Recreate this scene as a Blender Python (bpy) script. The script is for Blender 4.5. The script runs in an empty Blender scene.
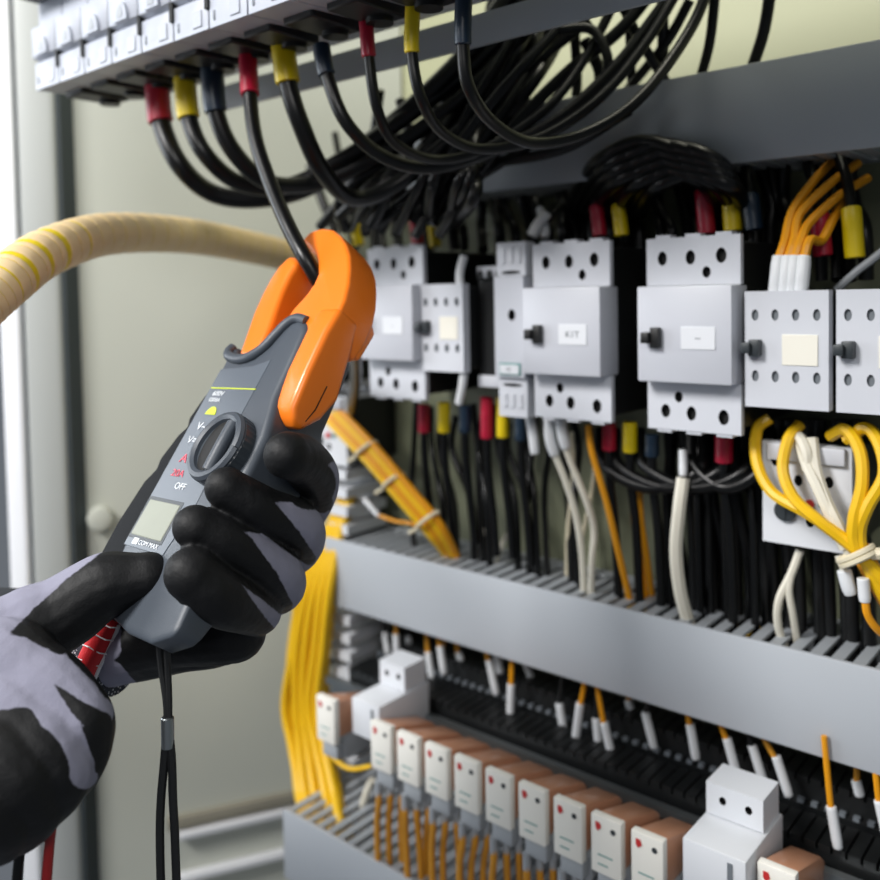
import bpy, bmesh, math, random
from mathutils import Vector, Matrix, Euler
from math import sin, cos, pi
random.seed(7)
S = bpy.context.scene
COL = S.collection
# ------------------------------------------------------------ camera
FPX, CX, CY = 876.5, 440.0, 332.8
YAW, PIT, ROL = .70444, .0407331, -.0185353
CAMROT = Matrix.Rotation(YAW, 3, 'Z') @ Matrix.Rotation(pi/2 - PIT, 3, 'X') @ Matrix.Rotation(ROL, 3, 'Z')
CAMPOS = Vector((0, 0, 1.4))
cd = bpy.data.cameras.new('camera'); cam = bpy.data.objects.new('camera', cd); COL.objects.link(cam)
cam.matrix_world = Matrix.Translation(CAMPOS) @ CAMROT.to_4x4()
cd.sensor_width = 36; cd.lens = 36*FPX/880
cd.shift_y = (CY - 440)/880
cd.clip_start = .02; cd.clip_end = 50
cd.dof.use_dof = True; cd.dof.focus_distance = .425; cd.dof.aperture_fstop = 5.6
S.camera = cam
# ------------------------------------------------------------ world and light
w = bpy.data.worlds.new('world'); S.world = w; w.use_nodes = True
bg = w.node_tree.nodes['Background']; bg.inputs[0].default_value = (.80, .88, 1, 1); bg.inputs[1].default_value = .17
def area(name, loc, target, size, power, color):
    l = bpy.data.lights.new(name, 'AREA'); l.energy = power; l.size = size; l.color = color
    o = bpy.data.objects.new(name, l); COL.objects.link(o); o.location = loc
    o.rotation_euler = (Vector(target) - Vector(loc)).to_track_quat('-Z', 'Y').to_euler(); return o
area('room_light', (-.80, -.95, 2.42), (-.4, .45, 1.3), .5, 39, (1, .98, .96))
area('room_light', (.75, -1.1, 2.35), (-.7, .5, 1.2), .6, 12, (1, .98, .95))  # fill lamp added on the right to brighten the open door
area('window_light', (-1.9, -.35, 1.7), (-.80, .3, 1.35), .9, 17, (.90, .95, 1))  # unseen side lamp added to brighten the door and its white edge
area('cabinet_light', (-.25, .50, 2.3), (-.35, .62, 1.5), .25, 2.8, (1, .97, .8))  # unseen lamp added overhead to brighten the upper back panel
S.view_settings.view_transform = 'Standard'; S.view_settings.look = 'None'
S.view_settings.gamma = 1; S.view_settings.use_curve_mapping = False; S.view_settings.exposure = 0.0
# ------------------------------------------------------------ pixel <-> place helpers
def ray(u, v): return CAMROT @ Vector(((u - CX)/FPX, -(v - CY)/FPX, -1))
def PY(u, v, Y):
    d = ray(u, v); return CAMPOS + d*(Y/d.y)
def PZ(u, v, z): return CAMPOS + ray(u, v)*z
# ------------------------------------------------------------ materials
def lin(h):
    h = h.lstrip('#'); c = [int(h[i:i+2], 16)/255 for i in (0, 2, 4)]
    return tuple(((x+.055)/1.055)**2.4 if x > .04045 else x/12.92 for x in c)
def mat(name, col, rough=.5, metal=0, noise=0, nscale=40, bump=0, bscale=300, spec=.5, trans=0, coat=0):
    m = bpy.data.materials.new(name); m.use_nodes = True; nt = m.node_tree; b = nt.nodes['Principled BSDF']
    c = lin(col); b.inputs['Base Color'].default_value = (*c, 1); b.inputs['Roughness'].default_value = rough
    b.inputs['Metallic'].default_value = metal; b.inputs['Specular IOR Level'].default_value = spec
    b.inputs['Coat Weight'].default_value = coat
    if trans: b.inputs['Transmission Weight'].default_value = trans
    tc = nt.nodes.new('ShaderNodeTexCoord')
    if noise:
        n = nt.nodes.new('ShaderNodeTexNoise'); n.inputs['Scale'].default_value = nscale; n.inputs['Detail'].default_value = 4
        nt.links.new(tc.outputs['Object'], n.inputs['Vector'])
        r = nt.nodes.new('ShaderNodeMix'); r.data_type = 'RGBA'
        r.inputs['A'].default_value = (*[x*(1-noise) for x in c], 1); r.inputs['B'].default_value = (*[min(1, x*(1+noise)) for x in c], 1)
        nt.links.new(n.outputs['Fac'], r.inputs['Factor']); nt.links.new(r.outputs['Result'], b.inputs['Base Color'])
    if bump:
        n = nt.nodes.new('ShaderNodeTexNoise'); n.inputs['Scale'].default_value = bscale
        nt.links.new(tc.outputs['Object'], n.inputs['Vector'])
        bp = nt.nodes.new('ShaderNodeBump'); bp.inputs['Strength'].default_value = bump; bp.inputs['Distance'].default_value = .0005
        nt.links.new(n.outputs['Fac'], bp.inputs['Height']); nt.links.new(bp.outputs['Normal'], b.inputs['Normal'])
    return m
M = dict(
    plate=mat('green_grey_paint', '777B64', .55, noise=.06, nscale=6), wall=mat('cabinet_paint', 'C2C5BB', .5, noise=.05, nscale=4),
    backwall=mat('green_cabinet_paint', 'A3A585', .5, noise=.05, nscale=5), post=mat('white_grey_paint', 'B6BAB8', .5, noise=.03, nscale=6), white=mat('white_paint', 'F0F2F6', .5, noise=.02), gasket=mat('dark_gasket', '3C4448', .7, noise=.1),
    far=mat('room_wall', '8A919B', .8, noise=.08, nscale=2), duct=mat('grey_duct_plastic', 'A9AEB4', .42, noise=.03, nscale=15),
    comb=mat('grey_duct_fingers', '9CA1A6', .5, noise=.04), dev=mat('pale_grey_plastic', 'C5C8CF', .42, noise=.03, nscale=60),
    cover=mat('grey_cover_plastic', 'BBBEC6', .40, noise=.03, nscale=60), light=mat('white_plastic', 'D4D7DC', .4, noise=.02),
    brk=mat('breaker_grey_plastic', 'AEB3BE', .45, noise=.03, nscale=60), whiterail=mat('pale_rail_paint', 'D4D6DA', .4, noise=.04),
    cream=mat('cream_label', 'E2DFD3', .55, noise=.03), black=mat('black_plastic', '121415', .45, noise=.15), dgrey=mat('dark_grey_plastic', '2E3438', .45, noise=.1),
    hole=mat('dark_recess', '08090A', .7, noise=.1), screw=mat('steel_screw', '8B9094', .35, 1, noise=.1), cable=mat('black_cable_sheath', '090A0B', .33, noise=.15, spec=.35),
    red=mat('red_sleeve', 'A81232', .35, noise=.08), yellow=mat('yellow_sleeve', 'D8BE08', .35, noise=.06), blue=mat('dark_blue_sleeve', '14283A', .35, noise=.1),
    ywire=mat('yellow_wire', 'E4B60E', .4, noise=.06), owire=mat('orange_wire', 'D9920E', .4, noise=.08), bwire=mat('brown_orange_wire', 'CC8E26', .45, noise=.1),
    wwire=mat('cream_wire', 'D9D5C6', .45, noise=.04), fer=mat('white_ferrule', 'D6D9DC', .45, noise=.03), tie=mat('cable_tie', 'D8CFB4', .5, noise=.04),
    relay=mat('orange_relay_case', 'BE8A6C', .3, noise=.08, coat=.3), rface=mat('relay_face', 'E9E7DF', .45, noise=.02), rred=mat('red_mark', 'C23030', .4, noise=.04),
    conduit=mat('beige_spiral_wrap', 'E9CFA0', .5, noise=.10, nscale=25), cyel=mat('yellow_core', 'E6CC10', .45, noise=.05),
    steel=mat('galvanised_steel', '9CA2A4', .35, .9, noise=.08), rail=mat('painted_rail', '8A8678', .5, noise=.08), teal=mat('teal_dot', '5F8F8C', .5, noise=.05), ink=mat('grey_ink', '6A7076', .6, noise=.05),
    jaw=mat('orange_jaw_plastic', 'FF811E', .33, noise=.03, coat=.15), body=mat('meter_dark_grey', '464D56', .45, noise=.04, bump=.15, bscale=1500),
    bumper=mat('meter_side_grey', '15171A', .75, spec=.15, noise=.06, bump=.2, bscale=1500), mpanel=mat('meter_panel', '5A626C', .4, noise=.03),
    dial=mat('meter_dial', '3E454C', .35, noise=.05), lcd=mat('display_glass', '989C90', .5, noise=.03, nscale=120, spec=.2), mwhite=mat('white_print', 'E8ECF0', .5, noise=.02),
    mred=mat('pink_red_print', 'D8485C', .5, noise=.03), mgreen=mat('lime_print', 'C6D62A', .5, noise=.03),
    strap=mat('black_cord', '16181A', .65, noise=.2, bump=.5, bscale=1200), hem=mat('red_hem', 'C8141E', .7, noise=.15, bump=.6, bscale=1500), rlead=mat('red_test_lead', '9C1A1C', .4, noise=.06),
    sleeve=mat('dark_sleeve', '22262C', .8, noise=.1, bump=.4, bscale=600), stitch=mat('white_thread', 'E8E8EA', .8, noise=.05))
def knit():
    m = mat('speckled_knit', '2A2E38', .9); nt = m.node_tree; b = nt.nodes['Principled BSDF']; tc = nt.nodes.new('ShaderNodeTexCoord')
    v = nt.nodes.new('ShaderNodeTexVoronoi'); v.inputs['Scale'].default_value = 620; r = nt.nodes.new('ShaderNodeValToRGB')
    r.color_ramp.elements[0].position = .22; r.color_ramp.elements[0].color = (*lin('D8D8DC'), 1); r.color_ramp.elements[1].position = .34; r.color_ramp.elements[1].color = (*lin('30333C'), 1)
    nt.links.new(tc.outputs['Object'], v.inputs['Vector']); nt.links.new(v.outputs['Distance'], r.inputs['Fac']); nt.links.new(r.outputs['Color'], b.inputs['Base Color']); return m
M['knit'] = knit()
# ------------------------------------------------------------ mesh builder
class MB:
    def __init__(s): s.v = []; s.f = []; s.mi = []
    def add(s, vs, fs, mi=0):
        o = len(s.v); s.v += [Vector(p) for p in vs]; s.f += [tuple(i+o for i in f) for f in fs]; s.mi += [mi]*len(fs)
    def box(s, x0, x1, y0, y1, z0, z1, mi=0):
        s.add([(x0,y0,z0),(x1,y0,z0),(x1,y1,z0),(x0,y1,z0),(x0,y0,z1),(x1,y0,z1),(x1,y1,z1),(x0,y1,z1)],
              [(3,2,1,0),(4,5,6,7),(0,1,5,4),(1,2,6,5),(2,3,7,6),(3,0,4,7)], mi); return s
    def prism(s, poly, fn, a, b, mi=0):
        n = len(poly); s.add([fn(p, a) for p in poly] + [fn(p, b) for p in poly],
            [tuple(range(n))[::-1], tuple(range(n, 2*n))] + [(i, (i+1) % n, n+(i+1) % n, n+i) for i in range(n)], mi); return s
    def tube(s, pts, r, sides=10, mi=0, res=None, caps=True):
        P = smooth(pts, res) if res else [Vector(p) for p in pts]
        n = len(P); rings = []; up = None
        for i, p in enumerate(P):
            t = (P[min(i+1, n-1)] - P[max(i-1, 0)]); t = t.normalized() if t.length > 1e-9 else Vector((0,0,1))
            if up is None: up = t.orthogonal().normalized()
            up = (up - t*up.dot(t)); up = up.normalized() if up.length > 1e-6 else t.orthogonal().normalized()
            sd = t.cross(up); rr = r(i/(n-1)) if callable(r) else r
            rings.append([p + (up*cos(2*pi*k/sides) + sd*sin(2*pi*k/sides))*rr for k in range(sides)])
        vs = [q for R in rings for q in R]; fs = []
        for i in range(n-1):
            for k in range(sides):
                k2 = (k+1) % sides; fs.append((i*sides+k, i*sides+k2, (i+1)*sides+k2, (i+1)*sides+k))
        if caps: fs += [tuple(range(sides))[::-1], tuple(range((n-1)*sides, n*sides))]
        s.add(vs, fs, mi); return s
    def cyl(s, p0, p1, r0, r1=None, sides=20, mi=0):
        r1 = r0 if r1 is None else r1; return s.tube([p0, p1], lambda t: r0+(r1-r0)*t, sides, mi)
    def ell(s, cx, cz, rx, rz, y0, y1, n=16, mi=0):      # elliptical plug along Y
        return s.prism([(cx+rx*cos(2*pi*k/n), cz+rz*sin(2*pi*k/n)) for k in range(n)], lambda p, d: (p[0], d, p[1]), y0, y1, mi)
    def plate(s, x0, x1, z0, z1, y, depth, holes, mi=0, hm=1, n=14):  # front plate with real round recesses
        bm = bmesh.new(); es = []
        def loop(pts):
            vs = [bm.verts.new(p) for p in pts]
            for i in range(len(vs)): es.append(bm.edges.new((vs[i], vs[(i+1) % len(vs)])))
        loop([(x0,y,z0),(x1,y,z0),(x1,y,z1),(x0,y,z1)])
        hl = []
        for cx, cz, rx, rz, hd in holes:
            pts = [(cx+rx*cos(2*pi*k/n), y, cz+rz*sin(2*pi*k/n)) for k in range(n)]; loop(pts); hl.append((pts, hd))
        bmesh.ops.triangle_fill(bm, use_beauty=True, use_dissolve=False, edges=es, normal=(0,-1,0))
        bm.verts.index_update(); s.add([v.co for v in bm.verts], [tuple(v.index for v in f.verts) for f in bm.faces], mi); bm.free()
        s.add([(x0,y,z0),(x1,y,z0),(x1,y,z1),(x0,y,z1),(x0,y+depth,z0),(x1,y+depth,z0),(x1,y+depth,z1),(x0,y+depth,z1)],
              [(0,4,5,1),(1,5,6,2),(2,6,7,3),(3,7,4,0),(4,7,6,5)], mi)
        for pts, hd in hl:
            back = [(p[0], p[1]+hd, p[2]) for p in pts]
            s.add(pts+back, [(k, k+n, (k+1) % n+n, (k+1) % n) for k in range(n)] + [tuple(range(n, 2*n))], hm)
        return s
    def build(s, name, mats, parent=None, bevel=0, seg=2, org=None, world=False, angle=40, fix=True):
        me = bpy.data.meshes.new(name)
        o0 = Vector((0,0,0))
        if world and parent is not None: o0 = parent.location
        elif org is not None: o0 = Vector(org)
        me.from_pydata([v-o0 for v in s.v], [], s.f)
        for m in (mats if isinstance(mats, (list, tuple)) else [mats]): me.materials.append(m)
        me.polygons.foreach_set('material_index', s.mi)
        bm = bmesh.new(); bm.from_mesh(me)
        if fix: bmesh.ops.recalc_face_normals(bm, faces=bm.faces)
        if bevel:
            ed = [e for e in bm.edges if len(e.link_faces) == 2 and e.calc_face_angle(0) > .6]
            bmesh.ops.bevel(bm, geom=ed, offset=bevel, segments=seg, affect='EDGES', clamp_overlap=True, profile=.5)
        bm.to_mesh(me); bm.free()
        me.polygons.foreach_set('use_smooth', [True]*len(me.polygons)); me.set_sharp_from_angle(angle=math.radians(angle)); me.update()
        o = bpy.data.objects.new(name, me); COL.objects.link(o)
        if parent is not None: o.parent = parent
        elif org is not None: o.location = o0
        return o
def smooth(pts, res):
    P = [Vector(p) for p in pts]; P = [2*P[0]-P[1]] + P + [2*P[-1]-P[-2]]; out = []
    for i in range(1, len(P)-2):
        a, b, c, d = P[i-1:i+3]
        for k in range(res):
            t = k/res; out.append(.5*(2*b + (c-a)*t + (2*a-5*b+4*c-d)*t*t + (3*b-a-3*c+d)*t**3))
    out.append(P[-2]); return out
def tag(o, label=None, cat=None, group=None, kind=None):
    if label: o['label'] = label
    if cat: o['category'] = cat
    if group: o['group'] = group
    if kind: o['kind'] = kind
    return o
def thing(name, label, cat, loc=(0,0,0), group=None):
    o = bpy.data.objects.new(name, None); o.empty_display_size = .02; COL.objects.link(o); o.location = loc
    return tag(o, label, cat, group)
def copy_tree(o, parent=None):
    c = o.copy(); COL.objects.link(c)
    if parent is not None: c.parent = parent
    for ch in list(o.children): copy_tree(ch, c)
    return c
def text(name, body, size, m, parent, mtx, depth=.00015):
    cu = bpy.data.curves.new(name, 'FONT'); cu.body = body; cu.size = size; cu.align_x = 'CENTER'; cu.align_y = 'CENTER'; cu.extrude = depth
    t = bpy.data.objects.new(name, cu); COL.objects.link(t); dg = bpy.context.evaluated_depsgraph_get()
    me = bpy.data.meshes.new_from_object(t.evaluated_get(dg)); bpy.data.objects.remove(t)
    me.materials.clear(); me.materials.append(m); me.transform(mtx)
    o = bpy.data.objects.new(name, me); COL.objects.link(o); o.parent = parent; return o
FRONT = lambda x, y, z: Matrix.Translation((x, y, z)) @ Matrix.Rotation(pi/2, 4, 'X')
ORD = ['first','second','third','fourth','fifth','sixth','seventh','eighth','ninth','tenth','eleventh','twelfth','thirteenth','fourteenth','fifteenth','sixteenth']
def struct(name, mb, m, bevel=0): return tag(mb.build(name, m, bevel=bevel), kind='structure')
# ============================================================ SETTING
PLY = .622                                            # front of the mounting plate
struct('wall_back', MB().box(-.72, .75, .75, .77, .45, 2.4), M['backwall'])  # lighter green painted in for the lit upper part of the panel
struct('trim_1', MB().box(-.66, .75, PLY, PLY+.008, .55, 1.545), M['plate'], .002)     # mounting plate, its shade put into a darker green
struct('wall_far', MB().box(-3.2, -1.9, 1.6, 1.65, 0, 3), M['far'])
# open cabinet door, a little angled, its free edge to the left
DH, DD = Vector((-.70, .72, 0)), Vector((-.485, -.875, 0)).normalized()
DN = Vector((DD.y*-1, DD.x, 0)); DN = DN if DN.dot(Vector((1,-.5,0))) > 0 else -DN
def dpt(sv, n, z): return DH + DD*sv + DN*n + Vector((0,0,z))
mb = MB(); mb.prism([(-.03, 0), (.334, 0), (.334, -.012), (-.03, -.012)], lambda p, z: dpt(p[0], p[1], z), .55, 2.2); struct('wall_left', mb, M['wall'])
mb = MB(); mb.prism([(.318, .0005), (.334, .0005), (.334, .012), (.330, .012)], lambda p, z: dpt(p[0], p[1], z), .56, 2.19); struct('trim_2', mb, M['gasket'])  # dark strip standing in for the shade in the door edge recess
mb = MB(); mb.prism([(.334, -.012), (.334, .012), (.340, .014), (.368, .008), (.371, -.012)], lambda p, z: dpt(p[0], p[1], z), .55, 2.2); struct('trim_3', mb, M['post'], .002)
mb = MB(); mb.prism([(.372, -.014), (.372, .006), (.376, .007), (.391, -.002), (.391, -.014)], lambda p, z: dpt(p[0], p[1], z), .55, 2.2); struct('trim_4', mb, M['white'], .001)
for i, (za, zb) in enumerate(((.836, .828), (.789, .781))):
    mb = MB(); mb.prism([(.0, 0), (.24, 0), (.24, .012), (.0, .012)], lambda p, z: dpt(p[0], p[1], z), za, zb); o = struct('trim_%d' % (5+i), mb, M['whiterail'], .002)
mb = MB(); mb.prism([(-.01, 0), (.25, 0), (.25, .008), (-.01, .008)], lambda p, z: dpt(p[0], p[1], z), .838, .852); struct('trim_7', mb, M['rail'], .002)
kn = thing('door_latch', 'small round pale latch on the open cabinet door behind the clamp meter', 'latch', dpt(.306, 0, 1.18))
MB().cyl(dpt(.306, .0, 1.18), dpt(.306, .012, 1.18), .013, .012).build('latch_body', M['wall'], kn, .002, world=True)
# room behind: tall window frame strips at the far left
mb = MB().box(-2.62, -2.57, 1.55, 1.598, .3, 2.6); struct('trim_8', mb, M['rail'])
# ============================================================ WIRING DUCTS
def slotted_duct(name, label, X0, X1, Y0, Y1, Z0, Z1, pitch=.0125):
    t = thing(name, label, 'wiring duct', (X0, Y1, Z0))
    MB().box(X0, X1, Y0-.002, Y0+.002, Z0-.001, Z1+.001).build('duct_cover', M['duct'], t, .0012, world=True)
    for top in (1, 0):
        mb = MB(); z = Z1-.0022 if top else Z0
        mb.box(X0, X1, Y1-.012, Y1-.001, z, z+.002)
        n = int((X1-X0)/pitch)
        for k in range(n):
            x = X0+k*pitch+.002; mb.box(x, x+pitch*.58, Y0+.003, Y1-.011, z, z+.002)
        mb.build('slotted_side', M['comb'], t, world=True)
    MB().box(X0, X1, Y1-.001, Y1, Z0, Z1).build('duct_back', M['comb'], t, world=True)
    return t
slotted_duct('wiring_duct', 'long pale grey slotted wiring duct crossing the middle of the panel', -.614, .12, .55, PLY-.001, 1.115, 1.176)
slotted_duct('wiring_duct', 'grey slotted wiring duct in shade under the big breakers', -.50, .12, .55, PLY-.001, 1.482, 1.541)
slotted_duct('wiring_duct', 'grey slotted wiring duct at the bottom, below the orange relays', -.598, .12, .48, PLY-.03, .893, .953)
# vertical duct at the left with open fingers
t = thing('wiring_duct', 'upright slotted duct of grey fingers beside the yellow wire bundle', 'wiring duct', (-.64, PLY, .90))
mb = MB(); mb.box(-.613, -.611, .607, PLY-.001, .90, 1.42); mb.box(-.662, -.660, .607, PLY-.001, .90, 1.42)
for k in range(30):
    z = .905+k*.0172
    if 1.10 < z < 1.18: continue
    mb.box(-.614, -.590, .556, .609, z, z+.0088); mb.box(-.662, -.660, .575, .609, z, z+.0088)
mb.build('slotted_side', M['light'], t, world=True)
MB().box(-.660, -.613, PLY-.003, PLY-.001, .90, 1.42).build('duct_back', M['comb'], t, world=True)
# DIN rails and the support rail under the big breakers
def rail(name, label, X0, X1, y, z, m='steel', h=.0175):
    mb = MB(); mb.box(X0, X1, y, y+.001, z-h*.6, z+h*.6); mb.box(X0, X1, y-.006, y, z-h, z-h*.6); mb.box(X0, X1, y-.006, y, z+h*.6, z+h)
    return tag(mb.build(name, M[m], org=(X0, y, z)), label, 'rail')
rail('mounting_rail', 'steel mounting rail running behind the row of contactors', -.60, .1, PLY-.003, 1.374)
mb = MB(); mb.box(-.60, .12, .43, .433, 1.553, 1.572); mb.box(-.60, .12, .433, .462, 1.570, 1.572)
tag(mb.build('support_rail', M['duct'], org=(-.60, .43, 1.553)), 'grey angle rail just behind the undersides of the big breakers', 'rail')
# ============================================================ BIG THREE-POLE BREAKERS (top)
PP = .0375
def make_breaker(label, loc):
    t = thing('circuit_breaker', label, 'circuit breaker', loc, 'three-pole breakers along the top')
    W = 3*PP
    prof = [(0,.018),(.003,.0),(.003,-.0),(0,.021),(.0,.046),(-.006,.05),(-.006,.075),(.004,.08),(.004,.17),(.11,.17),(.11,.018),(.105,.010),(.02,.003),(.015,0)]
    prof = [(.0,.0),(.0,.020),(.003,.0212),(.003,.0224),(-.002,.024),(-.002,.046),(.004,.050),(.004,.17),(.10,.17),(.10,.010),(.075,.004)]
    for k in range(3):
        mb = MB(); a = k*PP+.0006
        mb.prism(prof, lambda p, d: (d, p[0], p[1]), a, a+PP-.0012)
        mb.box(a+.004, a+.006, -.0006, .002, .004, .010, 1); mb.box(a+PP*.55, a+PP*.8, -.0008, .002, .003, .013, 0)
        # raised half-round terminal shoulders over the groove
        mb.prism([(a+PP*.5+.008*cos(q*pi/8), .024+.013*sin(q*pi/8)) for q in range(9)], lambda p, d: (p[0], d, p[1]), -.0045, -.001, 0)
        mb.prism([(a+PP*.5+.004*cos(q*pi/8), .026+.008*sin(q*pi/8)) for q in range(9)], lambda p, d: (p[0], d, p[1]), -.005, -.0044, 2)
        mb.build('pole_housing', [M['brk'], M['ink'], M['comb']], t, .0006, 1)
        MB().box(a+PP-.0030, a+PP+.0006, -.0016, .02, .012, .028).build('pole_divider', M['hole'], t)
        MB().box(a+.006, a+PP-.006, .02, .06, -.003, .006).build('terminal_shroud', M['black'], t, .001, 1)
        MB().cyl((a+PP/2, .05, -.006), (a+PP/2, .05, .004), .008, .008).build('terminal', M['black'], t)
    MB().box(.002, W-.002, -.014, .004, .066, .074).build('front_ledge', M['dgrey'], t, .001, 1)
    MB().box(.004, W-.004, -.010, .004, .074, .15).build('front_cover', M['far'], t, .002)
    mb = MB(); mb.box(W*.4, W*.6, -.03, -.008, .10, .125); mb.build('toggle', M['black'], t, .002)
    return t
BX0 = -.675
b0 = make_breaker('pale grey three-pole breaker at the left end of the top row', (BX0, .32, 1.564))
names = ['pale grey three-pole breaker second from the left in the top row', 'pale grey three-pole breaker third from the left in the top row', 'pale grey three-pole breaker fourth from the left in the top row']
names += ['pale grey three-pole breaker fifth from the left in the top row', 'pale grey three-pole breaker sixth from the left in the top row', 'pale grey three-pole breaker seventh from the left in the top row']  # out-of-frame breakers continuing the row, added to shade the upper duct
for k in range(6):
    c = copy_tree(b0); c.location = (BX0+(k+1)*3*PP, .32, 1.564); c['label'] = names[k]
# ============================================================ CONTACTORS
def big_contactor(label, X, Y, Z, knob=True, txt='K1T'):
    t = thing('contactor', label, 'contactor', (X, Y, Z), 'large three-pole contactors')
    W, H = .062, .123
    MB().box(.0004, W-.0004, .0046, .097, .004, H-.004).build('rear_body', M['black'], t, .001, 1)
    top = [(.011,.110,.0032,.0046,.0042),(.030,.110,.0032,.0046,.0042),(.050,.1105,.0034,.0048,.0042),(.0405,.1005,.0028,.0036,.0042)]
    bot = [(.0125,.012,.0032,.0044,.0042),(.030,.0115,.0032,.0046,.0042),(.051,.0105,.0034,.0048,.0042),(.0215,.0215,.0028,.0036,.0042)]
    for nm, z0, z1, hs in (('upper_terminal_plate', .0925, H, top), ('lower_terminal_plate', 0, .0315, bot)):
        mb = MB().plate(0, W, z0, z1, 0, .0045, hs); 
        for k in range(3):
            zz = H if nm[0] == 'u' else -.002
            mb.box(.006+k*.02, .016+k*.02, .001, .010, zz, zz+.002)
        mb.build(nm, [M['dev'], M['hole']], t)
    MB().box(0, W, -.014, .011, .0318, .0922).build('front_cover', M['cover'], t, .0012)
    MB().box(.030, .052, -.0146, -.0138, .053, .067).build('name_plate', M['light'], t, .0002, 1)
    text('plate_text', txt, .0062, M['ink'], t, FRONT(.041, -.0147, .0600))
    if knob:
        kb = MB(); kb.box(.006, .0115, -.022, -.0138, .0565, .0635); kb.box(.011, .017, -.019, -.0138, .0535, .0665); kb.build('slide_knob', M['black'], t, .0008)
    return t
big_contactor('large pale grey contactor right beside the orange clamp jaw', -.523, .523, 1.318, True, '-')
big_contactor('large grey contactor in the centre of the row, plate marked K1T', -.356, .523, 1.313, True, 'K1T')
big_contactor('large grey contactor right of centre, beside the small contactor with orange wires above it', -.267, .523, 1.312, True, '~')
def small_contactor(label, X, Y, Z, W=.048, H=.069, flange=False):
    t = thing('contactor', label, 'contactor', (X, Y, Z), 'small four-terminal contactors')
    rb = MB().box(.001, W-.001, .0042, .097, .002, H-.002)
    rb.build('rear_body', M['black'], t, .001, 1)
    hs = []
    for k in range(4):
        x = W*(.13+.245*k); hs += [(x, H*.795, .0021, .0034, .0018), (x, H*.27, .0021, .0034, .0018)]
    MB().plate(0, W, 0, H, -.004, .008, hs).build('front_housing', [M['dev'], M['ink']], t)
    for k in range(4):
        x = W*(.13+.245*k)
        for zz in (H*.795, H*.27): MB().cyl((x, -.001, zz), (x, .001, zz), .0017, sides=10).build('terminal_screw', M['screw'], t)
    kb = MB(); kb.box(.0005, .006, -.013, -.0035, H*.47, H*.56); kb.box(.004, .0105, -.010, -.0035, H*.445, H*.585); kb.build('slide_knob', M['dgrey'], t, .0008)
    MB().box(W*.46, W*.88, -.0046, -.0036, H*.37, H*.63).build('name_plate', M['cream'], t, .0002, 1)
    if flange:
        for z in (-.012, H+.004): MB().box(W+.001, W+.028, .012, .03, z, z+.009).build('mounting_flange', M['dev'], t, .001)
        mb = MB().box(W+.0, W+.028, .016, .09, -.004, H+.004)
        for k in range(3): mb.ell(W+.005+k*.009, H+.006, .0028, .004, .010, .014)
        mb.build('side_block', M['black'], t, .001, 1)
    return t
small_contactor('small grey contactor with black side block, between two large contactors', -.461, .523, 1.342, .043, .068, True)
small_contactor('small white contactor with orange wires entering from above', -.201, .523, 1.331)
small_contactor('small white contactor at the right edge of the photo', -.149, .523, 1.331)
small_contactor('small contactor mostly hidden behind the orange trigger of the clamp meter', -.634, .545, 1.322)
# narrow auxiliary module
t = thing('auxiliary_contact', 'narrow grey auxiliary module left of the contactor marked K1T', 'auxiliary contact', (-.388, .523, 1.311))
MB().box(.001, .025, .012, .09, .004, .124).build('rear_body', M['black'], t, .001, 1)
for nm, z0, z1, sl in (('upper_clamp', .1035, .128, .106), ('lower_clamp', 0, .029, .0235)):
    mb = MB().plate(0, .0255, z0, z1, .0, .012, [(.0125, sl, .009, .0013, .005)])
    for k in range(3): mb.box(.003+k*.007, .0075+k*.007, -.0012, .001, (z0+.009 if nm[0] == 'u' else .007), (z1-.004 if nm[0] == 'u' else .017))
    mb.build(nm, [M['dev'], M['hole']], t)
MB().plate(0, .026, .0295, .103, -.004, .016, [(.0155, .075, .0032, .0042, .005)]).build('front_housing', [M['cover'], M['hole']], t)
MB().box(.004, .023, -.005, -.0035, .031, .040).build('tag_frame', M['teal'], t, .0003, 1)
MB().box(.0052, .0218, -.0056, -.0045, .0322, .0388).build('tag', M['light'], t)
text('tag_text', 'A1', .004, M['ink'], t, FRONT(.0135, -.0057, .0355))
# overload relays
def overload(label, X, Y, Z):
    t = thing('overload_relay', label, 'overload relay', (X, Y, Z), 'overload relays with dials')
    W, H = .053, .064
    MB().box(.001, W-.001, .0062, .07, .002, H-.002).build('rear_body', M['black'], t, .001, 1)
    MB().plate(0, W, 0, H, 0, .006, [(.008, .052, .0026, .0036, .005), (.022, .041, .0026, .0036, .005), (.040, .042, .0026, .0036, .005), (.029, .0165, .0026, .0036, .004)]).build('front_housing', [M['light'], M['hole']], t)
    mb = MB(); mb.cyl((.0145, -.003, .0215), (.0145, .002, .0215), .0065, .007); mb.box(.0138, .0152, -.0036, -.002, .0165, .0265); mb.build('setting_dial', M['dgrey'], t)
    MB().cyl((.029, -.002, .0275), (.029, .002, .0275), .0027).build('stop_button', M['rred'], t)
    MB().cyl((.036, -.001, .0275), (.036, .002, .0275), .0022).build('indicator', M['teal'], t)
    MB().box(.004, .05, -.004, .001, .053, .0635).build('terminal_cover', M['dev'], t, .001)
    return t
overload('white overload relay with dark dial and red button, behind the yellow wire loops', -.202, .55, 1.242)
overload('white overload relay half hidden behind the gloved fingers', -.640, .555, 1.245)
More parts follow.
